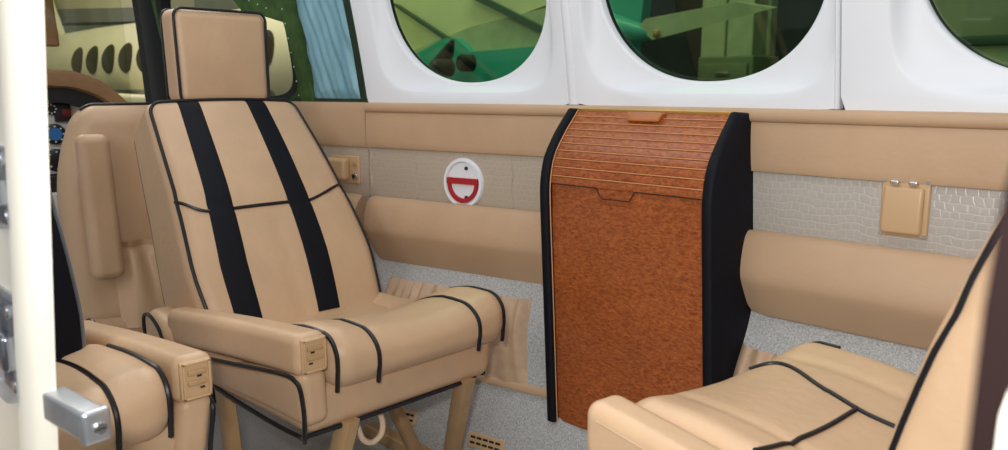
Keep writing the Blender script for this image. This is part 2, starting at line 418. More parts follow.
# gathered map pockets
def pocket(x0, x1, zt, zb, label, strip_to=None, skew=0.0):
    root = thing('map_pocket', label, 'pocket', ((x0+x1)/2, W((x0+x1)/2)-low_off(zb), zb), group='gathered pockets on the carpeted wall')
    o0 = Vector(root.location)
    def surf(x, z, d):
        x += skew*(zt-z)*max(0, min(1, (x-x0)/(x1-x0)))
        return Vector((x, W(x)-low_off(z)-d, z))-o0
    b = bmesh.new(); nx, nz = 120, 14
    front = []; back = []
    for j in range(nz+1):
        v = j/nz; z = zb+(zt-zb)*v
        fr = []; bk = []
        for i in range(nx+1):
            u = i/nx; x = x0+(x1-x0)*u
            e = min(1, min(u, 1-u)*(x1-x0)/0.02)
            g = 0.5+0.5*math.sin(x*190+2.2*math.sin(x*31)+v*1.2)
            amp = 0.003+0.012*v**3
            d = e*(0.006+0.016*math.sin(v*PI*0.75)*(1-0.25*v)+amp*g)
            fr.append(surf(x, z+0.003*g*v**4, d)); bk.append(surf(x, z, -0.004))
        front.append(fr); back.append(bk)
    for grid, flip in ((front, 0), (back, 1)):
        Vv = [[b.verts.new(p) for p in row] for row in grid]
        for j in range(nz):
            for i in range(nx): b.faces.new((Vv[j][i], Vv[j][i+1], Vv[j+1][i+1], Vv[j+1][i]))
    link('pouch', b, 'leather_pale', root)
    b = bmesh.new(); a_, c_ = x0-0.002, strip_to if strip_to else x1
    secs = []
    for i in range(21):
        x = a_+(c_-a_)*i/20
        secs.append([surf(x, zb-0.004+0.010*math.cos(t), 0.004+0.006*math.sin(t)) for t in [2*PI*k/10 for k in range(10)]])
    loft(b, secs); link('lower_edge', b, 'leather_wall', root)
pocket(-1.70, -1.262, 0.402, 0.212, 'tan gathered map pocket on grey carpet behind the striped seat', -1.20, .22)
pocket(-0.735, -0.42, 0.405, 0.22, 'tan gathered map pocket behind cushion of the seat at right')

# floor-level heater vents in the carpet
def vent(pa, pb, label):
    o = 0.155
    a = onW(*pa, o); c = onW(*pb, o); z = (a.z+c.z)/2; mid = (a+c)/2
    t, n = wall_frame(mid); L = (c-a).length
    root = thing('heater_vent', label, 'vent', (mid.x, W(mid.x)-low_off(z)+0.002, z), (math.radians(-18), 0, math.atan2(t.y, t.x)), 'slotted vents low on the wall')
    b = bmesh.new(); rbox(b, (-L/2, -.006, -.018), (L/2, .004, .018), .003, 2, (2, 1, 2)); link('grille', b, 'tanplastic', root)
    b = bmesh.new()
    for r_, zz in ((0, .007), (1, -.006)):
        k = 5
        for i in range(k):
            x = -L/2*.85 + (i+.5)*L*.85/k
            rbox(b, (x-L*.066, -.0075, zz-.0028), (x+L*.066, -.0045, zz+.0028), .001, 1, (1, 1, 1))
    s = link('slots', b, 'darkhole', root, smooth=False)
vent((394, 409), (418, 422), 'small slotted tan vent low on carpet under the striped seat')
vent((470, 437), (506, 448), 'slotted tan vent low on carpet between seat leg and cabinet')

# ------------------------------------------------------------------ wood cabinet with roll-top
CX_ = (-1.178-0.771)/2; CW = 0.424
root = thing('bar_cabinet', 'red-brown burl wood roll-top cabinet with black padded sides against the wall', 'cabinet', (CX_+.024, 1.45, -.010))
# outline of the side: (distance from the wall, height)
cprof = [(0.157, 0.165), (0.157, 0.30), (0.157, 0.50), (0.157, 0.66), (0.153, 0.715), (0.137, 0.765), (0.103, 0.81), (0.062, 0.852), (0.052, 0.862)]
cs = [(p.x, p.y) for p in catmull([(a, z, 0) for a, z in cprof], 5)]
def cslice(d0, zmin=-9, zmax=9): return [(d-d0, z) for d, z in cs if zmin <= z <= zmax]
hw = CW/2
def back_d(z): return min(0.10, max(-0.01, low_off(z)-0.03))
sx = math.sin(math.radians(2.0))
def zoff(z): return 0
for x0, x1, nm in ((-hw-.002, -hw+.022, 'side_panel'), (hw-.022, hw+.002, 'side_panel')):
    b = bmesh.new()
    fr = [(d+.006, z+(.004 if z > .8 else 0)) for d, z in cs]
    bk = [(0.005+back_d(z), z) for d, z in reversed(cs)]
    poly = fr+bk
    # padded front edge: rounded across its thickness
    secs = []
    for s_, ins in ((0.0, .006), (0.18, .0015), (0.5, 0.0), (0.82, .0015), (1.0, .006)):
        x = x0+(x1-x0)*s_
        sec = []
        for i, (d, z) in enumerate(poly):
            if i < len(fr): sec.append(Vector((x, -(d-ins), z-(ins if z > .8 else 0))))
            else: sec.append(Vector((x, -d, z)))
        secs.append(sec)
    loft(b, secs); link(nm, b, 'navy', root, angle=50)
# piping line on the right side's front edge
zsplit = 0.705
b = bmesh.new()
lowp = cslice(.012, zmax=zsplit)
z_n = 0.682        # finger notch under the roll top
poly = [Vector((x, 0, 0)) for x in (0,)]
xs = [-hw+.022+(CW-.044)*i/60 for i in range(61)]
secs = []
def front_top(x):
    a, c, e = -0.066, 0.032, 0.014
    t1 = min(1, max(0, (x-a)/e)); t2 = min(1, max(0, (c-x)/e)); return zsplit - 0.021*min(t1, t2)
for x in xs:
    zt = front_top(x); f = [(-(0.157-.012), 0.167), (-(0.157-.012), 0.5), (-(0.157-.012), 0.62), (-(0.154-.012), zt), (-(0.12), zt), (-(0.12), 0.167)]
    secs.append([Vector((x, y, z)) for y, z in f])
loft(b, secs); link('front_panel', b, 'wood', root, angle=30)
# tambour: slats along the curve
up = [(d-.010, z) for d, z in cs if z > 0.655]
pts = catmull([(d, z, 0) for d, z in up], 10)
lens = [0]
for p, q in zip(pts, pts[1:]): lens.append(lens[-1]+(q-p).length)
def at_len(s):
    for i in range(len(lens)-1):
        if lens[i+1] >= s: t = (s-lens[i])/max(1e-9, lens[i+1]-lens[i]); return pts[i].lerp(pts[i+1], t)
    return pts[-1]
LT = lens[-1]; s0 = next(l for l, p in zip(lens, pts) if p.y >= zsplit-.002)
tam = thing_t = None
b = bmesh.new(); NS = 10; outer = []
gl = bmesh.new()
for i in range(NS):
    a = s0+(LT-s0)*i/NS; c = s0+(LT-s0)*(i+1)/NS
    for f in (0.04, 0.15, 0.5, 0.85, 0.96):
        p = at_len(a+(c-a)*f); q = at_len(a+(c-a)*f+.002); t = (q-p).normalized(); n = Vector((t.y, -t.x, 0))
        h = {0.04: -.0012, 0.15: .0005, 0.5: .0012, 0.85: .0005, 0.96: -.0012}[f]
        outer.append(p+n*h)
    if i > 0:
        p = at_len(a); q = at_len(a+.002); t = (q-p).normalized(); n = Vector((t.y, -t.x, 0)); p = p+n*0.0006
        tube(gl, [(-hw+.024, -p.x, p.y), (hw-.024, -p.x, p.y)], .0013, 6)
inner = [p+Vector((-.012, -.004, 0)) for p in reversed(outer)]
loop = outer+inner
loft(b, [[Vector((x, -p.x, p.y)) for p in loop] for x in (-hw+.022, hw-.022)])
tam = link('tambour', b, 'wood', root, angle=25); link('slat_edge', gl, 'woodedge', tam)
b = bmesh.new(); p = at_len(LT); rbox(b, (-hw+.024, -p.x-.004, p.y-.004), (hw-.024, -p.x+.012, p.y+.004), .0025, 2, (2, 1, 1)); link('top_strip', b, 'brass', root)
b = bmesh.new(); rbox(b, (-.045, -p.x-.020, p.y-.020), (.045, -p.x-.003, p.y-.001), .004, 3, (4, 1, 1), lambda q: (q.x*(1-.9*max(0, (p.y-.004-q.z))*8), q.y-(p.y-q.z)*.6, q.z)); link('pull', b, 'amber', root)
b = bmesh.new(); rbox(b, (-.064, -.1435, .672), (.044, -.136, .712), .003, 2, (2, 1, 1)); link('pull_tab', b, 'wood', root)
b = bmesh.new(); tube(b, [(x, -.146, front_top(x)+.0008) for x in xs], .0011, 6); link('seam', b, 'darkhole', root)
for s_ in (-1, 1):
    b = bmesh.new(); tube(b, [(s_*(hw-.0225), -d+.006, z) for d, z in cs], .0016, 6); link('edge_bead', b, 'woodedge', root)
b = bmesh.new(); rbox(b, (-hw+.02, -.125, .167), (hw-.02, -.10, .84), .002, 1, (1, 1, 1), lambda q: (q.x, q.y if q.z < .7 else q.y+.06, q.z)); link('carcass', b, 'black', root)
for ch in [c for c in C.objects if c.parent and (c.parent == root or c.parent.parent == root)]:      # the cabinet leans and follows the wall
    for v in ch.data.vertices: v.co.x -= (v.co.z-.45)*math.tan(math.radians(3.2)); v.co.y += 0

# ------------------------------------------------------------------ cabin seats
def make_seat(label, loc, rotz, mirror=False, recline=35.2, back_x=-0.22, wide_navy=False, arm=True, back_taper=True, legs=True, far_cushion=0.215, bw=1.0, belly=.032, pr=.0042, sink=1.0, far_start=.07, plate=True, seams=None, rail=0.0, pipe='piping'):
    s = -1 if mirror else 1                        # armrest at local -y, or at +y when mirrored
    root = thing('cabin_seat', label, 'seat', loc, (0, 0, rotz), 'leather cabin seats')
    Y = lambda p: Vector((p[0], p[1]*s, p[2]))
    def part(name, b, m, parent=root, **k):
        if mirror:
            for v in b.verts: v.co.y *= -1
        if rail and name not in ('leg', 'floor_rail'):
            for v in b.verts: v.co.z += rail
        return link(name, b, m, parent, **k)
    # --- base tray
    def basedef(p):
        f = (0.43-p.z)/0.13                         # tapers a little towards its foot
        return (p.x*(1-0.05*f), p.y*(1-0.05*f), p.z+0.004*math.sin(p.x*9))
    b = bmesh.new(); rbox(b, (-.30, -.262, .300), (.222, .205, .395), .028, 5, (8, 8, 3), basedef); base = part('seat_base', b, 'leather')
    b = bmesh.new()
    def side(x, z): return Vector((x, -.262, z))
    loop = [(-.27, -.235, .302), (-.05, -.2475, .301), (.175, -.2475, .301), (.203, -.225, .306), (.205, 0, .307), (.203, .13, .308), (.190, .168, .310), (.16, .185, .310), (-.26, .187, .309)]
    tube(b, catmull(loop, 6), .0045); part('piping', b, 'piping', base)
    # side skirt below the armrest, with piped front edge
    b = bmesh.new()
    rbox(b, (-.30, -.271, .325), (.236, -.215, .432), .020, 5, (8, 3, 4), lambda p: basedef(Vector((p.x, p.y, p.z-.085*max(0, min(1, (.236-p.x)/.5))*(p.z-.325)/.107)))); skirt = part('side_skirt', b, 'leather')
    b = bmesh.new()
    e = [(-.28, -.271, .355), (-.05, -.272, .387), (.12, -.272, .413), (.19, -.271, .421), (.216, -.270, .418), (.229, -.268, .405), (.228, -.262, .36), (.222, -.259, .318), (.210, -.252, .300)]
    tube(b, catmull(e, 8), .004); part('piping', b, 'piping', skirt)
    # --- cushion
    y0, y1 = -.212, far_cushion
    def cdef(p):
        u = (p.y-(y0+y1)/2)/((y1-y0)/2)
        x, y, z = p
        top = max(0, (z-.40)/.085)
        t_ = max(0, min(1, (0.165-x)/.30)); t_ = t_*t_*(3-2*t_)
        z += top*(0.022*u*u - .011 - sink*(0.084+0.036*(1-u*u))*t_) 
        if x > .10: x += 0.010*math.sin(max(0, min(1, (z-.37)/.11))*PI)*(1-.4*u*u)
        # quilting creases beside the piping
        for yc in (-.122, .122): z -= top*0.004*math.exp(-((y-yc)/.008)**2)
        z += top*0.006*math.sin((x+.1)*14)*max(0, 1-abs(u))
        return (x, y, z)
    b = bmesh.new(); rbox(b, (back_x-.05, y0, .378), (.243, y1, .485), .045, 8, (16, 40, 3), cdef); cush = part('seat_cushion', b, 'leather')
    b = bmesh.new()
    def cpath(y, zlow, xs_=-.16):
        P = [(xs_+(.198-xs_)*i/12, y, .485) for i in range(13)]
        P += [(.198+.045*math.sin(a), y, .440+.045*math.cos(a)) for a in [PI/2*k/8 for k in range(1, 9)]]
        P += [(.243, y, z) for z in (.43, .42, zlow)]
        return P
    for y, z_, r_ in ((-.122, .384, 0), (.122, .384, 0)):
        if not seams: tube(b, [Vector(cdef(Vector(p)))+Vector((.0012, 0, .0012)) for p in cpath(y, z_)], .0042); part('piping', b, 'piping', cush); b = bmesh.new()
    for sm in seams or ():
        tube(b, [Vector(cdef(Vector((q.x, q.y, .485 if q.x < .198 else .44+math.sqrt(max(0, .045**2-(q.x-.198)**2))))))+Vector((0, 0, .0015)) for q in catmull([(x_, y_, 0) for x_, y_ in sm], 10)], pr); part('piping', b, 'piping', cush); b = bmesh.new()
    c45 = .045*(1-math.sqrt(.5))
    for sg, yy in ((-1, y0), (1, y1)):
        P = []
        for p in cpath(yy-sg*c45*1.1, .382, far_start if sg > 0 else back_x+.02):
            q = Vector(p)
            if q.z > .4849: q.z -= c45*.9
            else:
                d = Vector((q.x-.198, 0, q.z-.440)); q = Vector((.198, q.y, .440))+d*.72 if q.z > .44 else Vector((q.x-c45*.9, q.y, q.z))
            P.append(Vector(cdef(q))+Vector((.001, sg*.002, .002)))
        if not seams or sg > 0: tube(b, P, .0042); part('piping', b, 'piping', cush)
        b = bmesh.new()
    b.free()
    # --- backrest: built upright, then tapered, puffed and reclined
    T, HB = .195, .645
    ta = math.radians(recline); ca, sa = math.cos(ta), math.sin(ta)
    def bdef(p):
        x, y, h = p                                 # x: front is 0, back is -T; h along the back
        v = h/HB
        cw = 1.0+0.05*math.sin(min(1, max(0, v))*PI)-(0.10*max(0, v-.25)/.75 if back_taper else 0)
        yy = y*cw*(1+.05*max(0, 1-abs(v-.3)/.3)) + (0.002*max(0, v-.2) if back_taper else 0)
        u = y/.215; yy *= bw
        fr = max(0, min(1, (x+T*.6)/(T*.6)))
        thick = 1-0.36*v
        xx = x*thick + fr*(0.012*(1-u*u)) + fr*belly*math.sin(max(0, min(1, (v-.05)/.95))**.85*PI)
        xx -= fr*0.003*math.exp(-((v-(.50+.10*max(0, abs(u)-.42)))/.012)**2)
        xx -= fr*0.004*math.exp(-((y+.01)/.012)**2)*max(0, min(1, (.5-v)*12))
        hh = h-.10
        return Vector((back_x-hh*sa+xx*ca, yy, .43+hh*ca+xx*sa))
    b = bmesh.new(); rbox(b, (-T, -.215, 0), (0, .215, HB), .034, 7, (3, 24, 30), bdef); back = part('backrest', b, 'leather')
    RR = .034
    def bprof(h):                                   # front face, rolling over the top
        if h <= HB-RR: return (0, h)
        a = (h-(HB-RR))/RR; a = min(a, PI/2); return (-RR+RR*math.cos(a), HB-RR+RR*math.sin(a))
    def shy(h): return 0 if wide_navy else -.030*(1-h/HB)
    stripes = [(-.63, -.37), (.24, .50)] if not wide_navy else [(-.93, -.02), (.34, .585)]
    for ya, yb in stripes:
        b = bmesh.new(); secs = []
        for i in range(49):
            h = .05+(HB+.018-.05)*i/48; xx, hh = bprof(h); sec = []
            for d in (.0025, -.004):
                cols = [ya*.215+(yb-ya)*.215*k/6 for k in range(7)]
                if d < 0: cols.reverse()
                for k, yc in enumerate(cols):
                    e = .0 if d < 0 else d-(.002 if k in (0, 6) else 0)
                    q = bdef(Vector((xx, yc+shy(h), hh))); nx = Vector((ca, 0, sa)) if h < HB-RR else (Vector((ca, 0, sa))*math.cos((h-HB+RR)/RR)+Vector((-sa, 0, ca))*math.sin((h-HB+RR)/RR))
                    sec.append(q+nx*(e if d > 0 else d))
            secs.append(sec)
        loft(b, secs); part('stripe', b, 'navy', back)
    b = bmesh.new()
    def bp_(x, y, h, d=.002):
        if x > -.01:                                # follow the rounded edge of the face
            o = max(0, abs(y)-(.215-.034)); x = min(x, -.034+math.sqrt(max(0, .034**2-o*o)))
        return bdef(Vector((x, y+shy(h)*max(0, 1-(abs(y)/.205)**6), h)))+Vector((ca, 0, sa))*d
    k45 = RR*(1-math.sqrt(.5))
    edge = [(-k45, sgn, h) for sgn, h in [(-1, .02+.54*i/20) for i in range(20)]]
    def rim(inset, xx):
        yb_ = .215-inset; hb = HB-inset; P = []
        rc = .030
        P += [(xx, -yb_, .03+(hb-rc-.03)*i/16) for i in range(17)]
        P += [(xx, -yb_+rc-rc*math.cos(a), hb-rc+rc*math.sin(a)) for a in (PI/8, PI/4, 3*PI/8, PI/2)]
        P += [(xx, -yb_+rc+(2*yb_-2*rc)*i/10, hb) for i in range(1, 11)]
        P += [(xx, yb_-rc+rc*math.sin(a), hb-rc+rc*math.cos(a)) for a in (PI/8, PI/4, 3*PI/8, PI/2)]
        P += [(xx, yb_, hb-rc-(hb-rc-.03)*i/16) for i in range(1, 17)]
        return P
    tube(b, [bp_(*p) for p in rim(k45*.9, -k45*.9)], pr); part('piping', b, pipe, back); b = bmesh.new()
    tube(b, [bdef(Vector(p))+Vector((-ca, 0, -sa))*.001 for p in rim(k45*.9, -T+k45*.9)], .0038); part('piping', b, 'piping', back); b = bmesh.new()
    if not wide_navy and not seams:
        tube(b, [bp_(0, -.37*.215+(.61*.215)*i/10, .50*HB, .0022) for i in range(11)], .004); part('piping', b, 'piping', back); b = bmesh.new()
        tube(b, [bp_(0, .215*(-.97+.34*i/8), HB*(.50+.065*(1-i/8)**1.5), .0022) for i in range(9)], .0038); part('piping', b, 'piping', back); b = bmesh.new()
        tube(b, [bp_(0, .215*(.50+.45*i/8), HB*(.50+.065*(i/8)**1.2), .0022) for i in range(9)], .0038); part('piping', b, 'piping', back); b = bmesh.new()
    b.free()
    # --- headrest
    tx, tz = back_x-(HB-.10)*sa, .43+(HB-.10)*ca
    hx = tx-.042; hz = tz-.014; hy = .033
    def hdef(p):
        u = (p.y-hy)/.12; w = (p.z-hz)/.225
        fr = 1 if p.x > hx-.02 else 0
        return (p.x+fr*.008*(1-u*u)*math.sin(max(0, min(1, w))*PI)+.012*w*0-0.01*w, p.y*(1+.03*(w-.5)), p.z)
    b = bmesh.new(); rbox(b, (hx-.085, hy-.122, hz), (hx, hy+.122, hz+.230), .024, 6, (3, 14, 14), hdef); head = part('headrest', b, 'leather')
    b = bmesh.new()
    for xx in (hx-.005, hx-.080):
        P = []; r_ = .022; ay, az = .119, .230
        for cy, cz, a0 in ((hy-ay+r_, hz+az-r_, PI), (hy+ay-r_, hz+az-r_, PI/2), (hy+ay-r_, hz+r_, 0), (hy-ay+r_, hz+r_, -PI/2)):
            for k in range(7):
                a = a0-k*PI/12; P.append((cy+r_*math.cos(a), cz+r_*math.sin(a)))
        dense = []
        for i in range(len(P)):
            p, q = P[i], P[(i+1) % len(P)]; n = 1 if math.dist(p, q) < .02 else 8
            for k in range(n): dense.append(Vector(hdef(Vector((xx, p[0]+(q[0]-p[0])*k/n, p[1]+(q[1]-p[1])*k/n)))))
        tube(b, dense, .0036, closed=True); part('piping', b, 'piping', head); b = bmesh.new()
    b.free()
    for yy in (hy-.05, hy+.05): b = bmesh.new(); tube(b, [(hx-.04, yy, hz+.03), (hx-.025, yy, hz-.06)], .006); part('headrest_post', b, 'steel', head)
    # --- armrest with recessed control plate
    if arm:
        b = bmesh.new()
        def adef(p): 
            t = max(0, min(1, (.236-p.x)/.5)); return (p.x, p.y*(1-.0*t), p.z - 0.058*t + .004*math.sin(t*PI))
        rbox(b, (-.30, -.274, .424), (.236, -.212, .500), .020, 6, (14, 3, 3), adef); ar = part('armrest', b, 'leather')
        if plate:
            b = bmesh.new(); rbox(b, (.228, -.266, .432), (.2375, -.2185, .491), .003, 2, (1, 2, 2)); pl = part('control_plate', b, 'tanplastic', ar)
            b = bmesh.new()
            fx = .2376
            for (a, c, z1, z2) in ((-.264, -.221, .486, .490), (-.264, -.221, .433, .437), (-.264, -.260, .433, .490), (-.225, -.221, .433, .490)):
                rbox(b, (fx-.002, a, z1), (fx+.003, c, z2), .001, 1, (1, 1, 1))
            part('rim', b, 'tanplastic', pl)
            b = bmesh.new()
            b.free()
            for z in (.473, .457): b = bmesh.new(); rbox(b, (fx-.001, -.257, z-.003), (fx+.004, -.228, z+.005), .002, 2, (1, 1, 1)); part('button', b, 'tanmetal', pl)
            for y_, z_ in ((-.246, .4655), (-.250, .447)): b = bmesh.new(); rbox(b, (fx-.0012, y_-.004, z_), (fx+.0012, y_+.003, z_+.003), .0005, 1, (1, 1, 1)); part('slot', b, 'darkhole', pl)
        else:
            b = bmesh.new(); tube(b, [Vector(adef(Vector((x_, -.2735+.001*0, .482))))+Vector((0, -.0005, 0)) for x_ in [-.25+.46*i/20 for i in range(21)]], .0014, 6); part('stitching', b, 'leather_pale', ar)
        # piped lobe where the armrest meets the back
        b = bmesh.new(); rbox(b, (-.40, -.285, .33), (-.255, -.21, .425), .030, 6, (4, 2, 3), lambda p: (p.x, p.y, p.z-.25*max(0, p.x+.36)**1*.6)); lob = part('armrest_root', b, 'leather')
        b = bmesh.new(); tube(b, catmull([(-.393, -.280, .35), (-.393, -.283, .39), (-.380, -.285, .413), (-.35, -.286, .419), (-.305, -.286, .399), (-.265, -.286, .355)], 8), .004); part('piping', b, 'piping', lob)
    # --- legs and floor rails
    if legs:
        for (xa, ya, xb, yb) in ((.205, .124, .02, .24), (.205, -.16, .14, -.20), (-.17, -.215, -.10, -.225), (-.17, .13, -.10, .23)):
            b = bmesh.new(); secs = []
            for k in range(7):
                f = k/6; x = xa+(xb-xa)*f; y = ya+(yb-ya)*f; z = (.315+rail)*(1-f)+.025*f; w = .020-.003*f; t = .014
                secs.append([Vector((x+w*cx, y+t*cy, z)) for cx, cy in ((-1, -.8), (-.8, -1), (.8, -1), (1, -.8), (1, .8), (.8, 1), (-.8, 1), (-1, .8))])
            loft(b, secs); part('leg', b, 'tanmetal', angle=50)
        for yy in (.235, -.212):
            b = bmesh.new(); rbox(b, (-.30, yy-.018, .0), (.20, yy+.018, .032), .006, 3, (4, 1, 1)); part('floor_rail', b, 'tanmetal')
        b = bmesh.new(); L = [(.165, -.125, .305), (.186, -.128, .285), (.19, -.120, .258), (.19, -.100, .244), (.19, -.078, .254), (.186, -.072, .28), (.165, -.074, .305)]
        tube(b, catmull(L, 8), .0055); part('release_loop', b, 'cable')
    return root
make_seat('tan leather seat with two navy stripes and headrest, left of the wood cabinet', (-1.363, .925, 0), 0)
make_seat('tan leather seat nearest at lower left, partly behind cream door post', (-1.365, .24, 0), 0, mirror=True, wide_navy=True, recline=16, back_x=-.02, bw=.76, pipe='greypiping', rail=.010, sink=.3)
make_seat('tan leather seat at lower right facing left, in front of wood cabinet', (-.315, .96, 0), PI-.12, mirror=True, recline=16, back_x=-.097, belly=.030, pr=.0032, rail=.030, sink=.35, far_start=.17, plate=False, seams=[[(.225, .058), (.207, .083), (.177, .085), (.115, .055), (.055, .037), (.02, .037), (-.03, .05)], [(.053, .036), (.048, -.04), (.042, -.20)]])

# ------------------------------------------------------------------ crew seat seen from behind
K = 2.12/2.05
def cy(y): return y*K
root = thing('crew_seat', 'tan leather crew seat seen from behind with long pad and gathered pocket', 'seat', (-2.20, .845, -.012))
ox, oy = -2.20, .82
b = bmesh.new()
def kdef(p):
    v = (p.z-.30)/.57
    return (p.x+.02*(1-((p.y)/.22)**2)-.06*v, p.y*(1-.30*(max(0, v-.55)/.45)**2+.03*math.sin(v*PI)), p.z)
rbox(b, (-.03, -.215, .30), (.08, .215, .868), .05, 7, (3, 18, 20), kdef); bk = link('backrest', b, 'leather', root)
b = bmesh.new()
P = [(.03, -.215+.05-.05*math.cos(a), .868-.05+.05*math.sin(a)) for a in [PI/2*k/8 for k in range(9)]]
P = [(.03, -.215, .62), (.03, -.215, .75)]+P+[(.03, y, .868) for y in (-.1, 0, .1, .16)]
tube(b, [Vector(kdef(Vector(p)))+Vector((0, 0, .003)) for p in P][6:], .004); link('piping', b, 'piping', bk)
b = bmesh.new(); rbox(b, (.085, -.195, .440), (.135, -.118, .800), .022, 6, (2, 4, 8), lambda p: (p.x-.06*((p.z-.30)/.57)+.012, p.y, p.z)); link('folded_armrest', b, 'leather', root)
b = bmesh.new(); nx, nz = 60, 14; grids = []
for side in (1, 0):
    g = []
    for j in range(nz+1):
        v = j/nz; row = []
        for i in range(nx+1):
            u = i/nx; y = -.128+.31*u; z = .30+.225*v
            e = min(1, min(u, 1-u)*10)
            gth = math.sin(y*150+1.5*math.sin(y*41)+v*2)
            d = e*(.022+.012*math.sin(v*PI)+(.009*gth*v**1.2 if side else 0))-(.03 if not side else 0)
            if v > .88 and side: d -= .012*math.sin((v-.88)/.12*PI)
            q = kdef(Vector((.08, y, z))); row.append(b.verts.new((q[0]+d, q[1], q[2])))
        g.append(row)
    for j in range(nz):
        for i in range(nx): b.faces.new((g[j][i], g[j][i+1], g[j+1][i+1], g[j+1][i]))
link('gathered_pocket', b, 'leather', root)
b = bmesh.new(); rbox(b, (-.38, -.225, .20), (.10, .225, .335), .035, 6, (6, 6, 2)); link('seat_cushion', b, 'leather', root)
b = bmesh.new(); rbox(b, (-.33, -.17, 0.0), (.06, .17, .22), .02, 3, (3, 3, 3), lambda p: (p.x, p.y*(1-.2*(p.z/.22)), p.z)); link('pedestal', b, 'black', root)

# ------------------------------------------------------------------ cockpit: lining frame, insulation, windows, dash
# blue insulation stuffed between the frames
b = bmesh.new(); nx, nz = 44, 60; L_ = []
def blx(z, u):
    xa = -2.022-0.004*((z-.87)/.16 if z < 1.03 else 1+(z-1.03)/.05); xb = -1.832-0.012*((z-.87)/.35)
    return xa+(xb-xa)*u
random.seed(3)
ph = [random.uniform(0, 6.28) for _ in range(12)]
for side in (1, 0):
    g = []
    for j in range(nz+1):
        v = j/nz; z = .866+.54*v; row = []
        for i in range(nx+1):
            u = i/nx; x = blx(z, u)+(.004*math.sin(z*60+ph[0]) if i in (0, nx) else 0)
            e = min(1, min(u, 1-u)*9, (v+.02)*14)
            d = e*(.012+.0022*math.sin(x*110+4*math.sin(z*9+ph[1])+ph[2])+.0018*math.sin(x*230+z*45+ph[3])+.0022*math.sin(z*45+x*30+ph[4])*math.sin(x*60)) if side else -.012
            row.append(b.verts.new(wp(x, z, d-.006)))
        g.append(row)
    for j in range(nz):
        for i in range(nx): b.faces.new((g[j][i], g[j][i+1], g[j+1][i+1], g[j+1][i]))
tag(link('insulation_blanket', b, 'blanket'), 'pale blue crinkled insulation blanket in the bare frame left of white panel', 'insulation')
def frame_strip(name, pts, w, dep, m, idx):
    b = bmesh.new(); secs = []
    for x, z, ww in pts: secs.append([wp(x-ww/2, z, -.03), wp(x-ww/2, z, dep), wp(x+ww/2, z, dep), wp(x+ww/2, z, -.03)])
    loft(b, secs); return struct(link('trim_%d' % idx, b, m, smooth=False))
frame_strip('f', [(-1.833, .86, .022), (-1.836, 1.0, .022), (-1.842, 1.2, .022), (-1.848, 1.42, .022)], 0, .002, 'primerdark', 12)
frame_strip('f', [(-2.046, .86, .044), (-2.055, .95, .044), (-2.062, 1.06, .046), (-2.075, 1.2, .06), (-2.12, 1.42, .08)], 0, .006, 'primer', 13)
b = bmesh.new(); wall_extrude(b, -2.62, XS-.004, [(.860, -.03), (.860, .004), (.872, .002), (.872, -.03)], 12); struct(link('trim_14', b, 'primerdark'))
# side window surround of the cockpit
b = bmesh.new(); NSg = 80; angs = [2*PI*k/NSg for k in range(NSg)]
cxw, czw, aw, hw_ = -2.370, 1.045, .272, .170
def rr_(f, d, n=4.2): return [wp(*superell(cxw, czw, aw*f if f < 1.2 else aw+.05, hw_*(1+(f-1)*2.2) if f < 1.2 else 0, n, t), d) for t in angs]
def rect2(t, x0, x1, z0, z1):
    c, s = math.cos(t), math.sin(t); k = 1e9
    if abs(c) > 1e-9: k = min(k, ((x1-cxw) if c > 0 else (cxw-x0))/abs(c))
    if abs(s) > 1e-9: k = min(k, ((z1-czw) if s > 0 else (czw-z0))/abs(s))
    return cxw+c*k, czw+s*k
ring_mesh(b, [[wp(*superell(cxw, czw, aw, hw_, 6.0, t), -.035) for t in angs], [wp(*superell(cxw, czw, aw, hw_, 6.0, t), -.004) for t in angs],
              [wp(*superell(cxw, czw, aw+.02, hw_+.014, 6.0, t), 0) for t in angs]])
wo = struct(link('window_4', b, 'black'))
b = bmesh.new()
R_ = ring_mesh(b, [[wp(*superell(cxw, czw, aw+.019, hw_+.013, 6.0, t), -.002) for t in angs], [wp(*rect2(t, -2.68, -2.08, .862, 1.42), -.002) for t in angs], [wp(*rect2(t, -2.68, -2.08, .862, 1.42), -.03) for t in angs]])
struct(link('trim_15', b, 'primer'))
b = bmesh.new()
gp = [(-2.09, 1.085), (-2.19, 1.112), (-2.245, 1.118), (-2.30, 1.19), (-2.10, 1.30)]
loft(b, [[wp(x, z, -.002) for x, z in gp], [wp(x, z, .008) for x, z in gp]]); struct(link('trim_20', b, 'primer', smooth=False))
b = bmesh.new()
random.seed(5)
for i in range(0, 26, 2):
    x = -2.09-.020*(i % 2)-.16*(i//13)*0; z = .88+.02*i
    if z < 1.4: disc(b, wp(-2.064-.02*(z-.9)-.012+(.022 if i % 2 else 0), z, .006), (-.19, -.98, 0), .0022, .002, 8)
for i in range(5):
    for j in range(3): disc(b, wp(-2.14-.032*i-.01*j, 1.125+.025*j+.012*i, .009), (-.19, -.98, 0), .0022, .002, 8)
tag(link('rivet_rows', b, 'dashwhite'), 'rows of pale rivet heads on the green cockpit window frame', 'rivets')['kind'] = 'stuff'
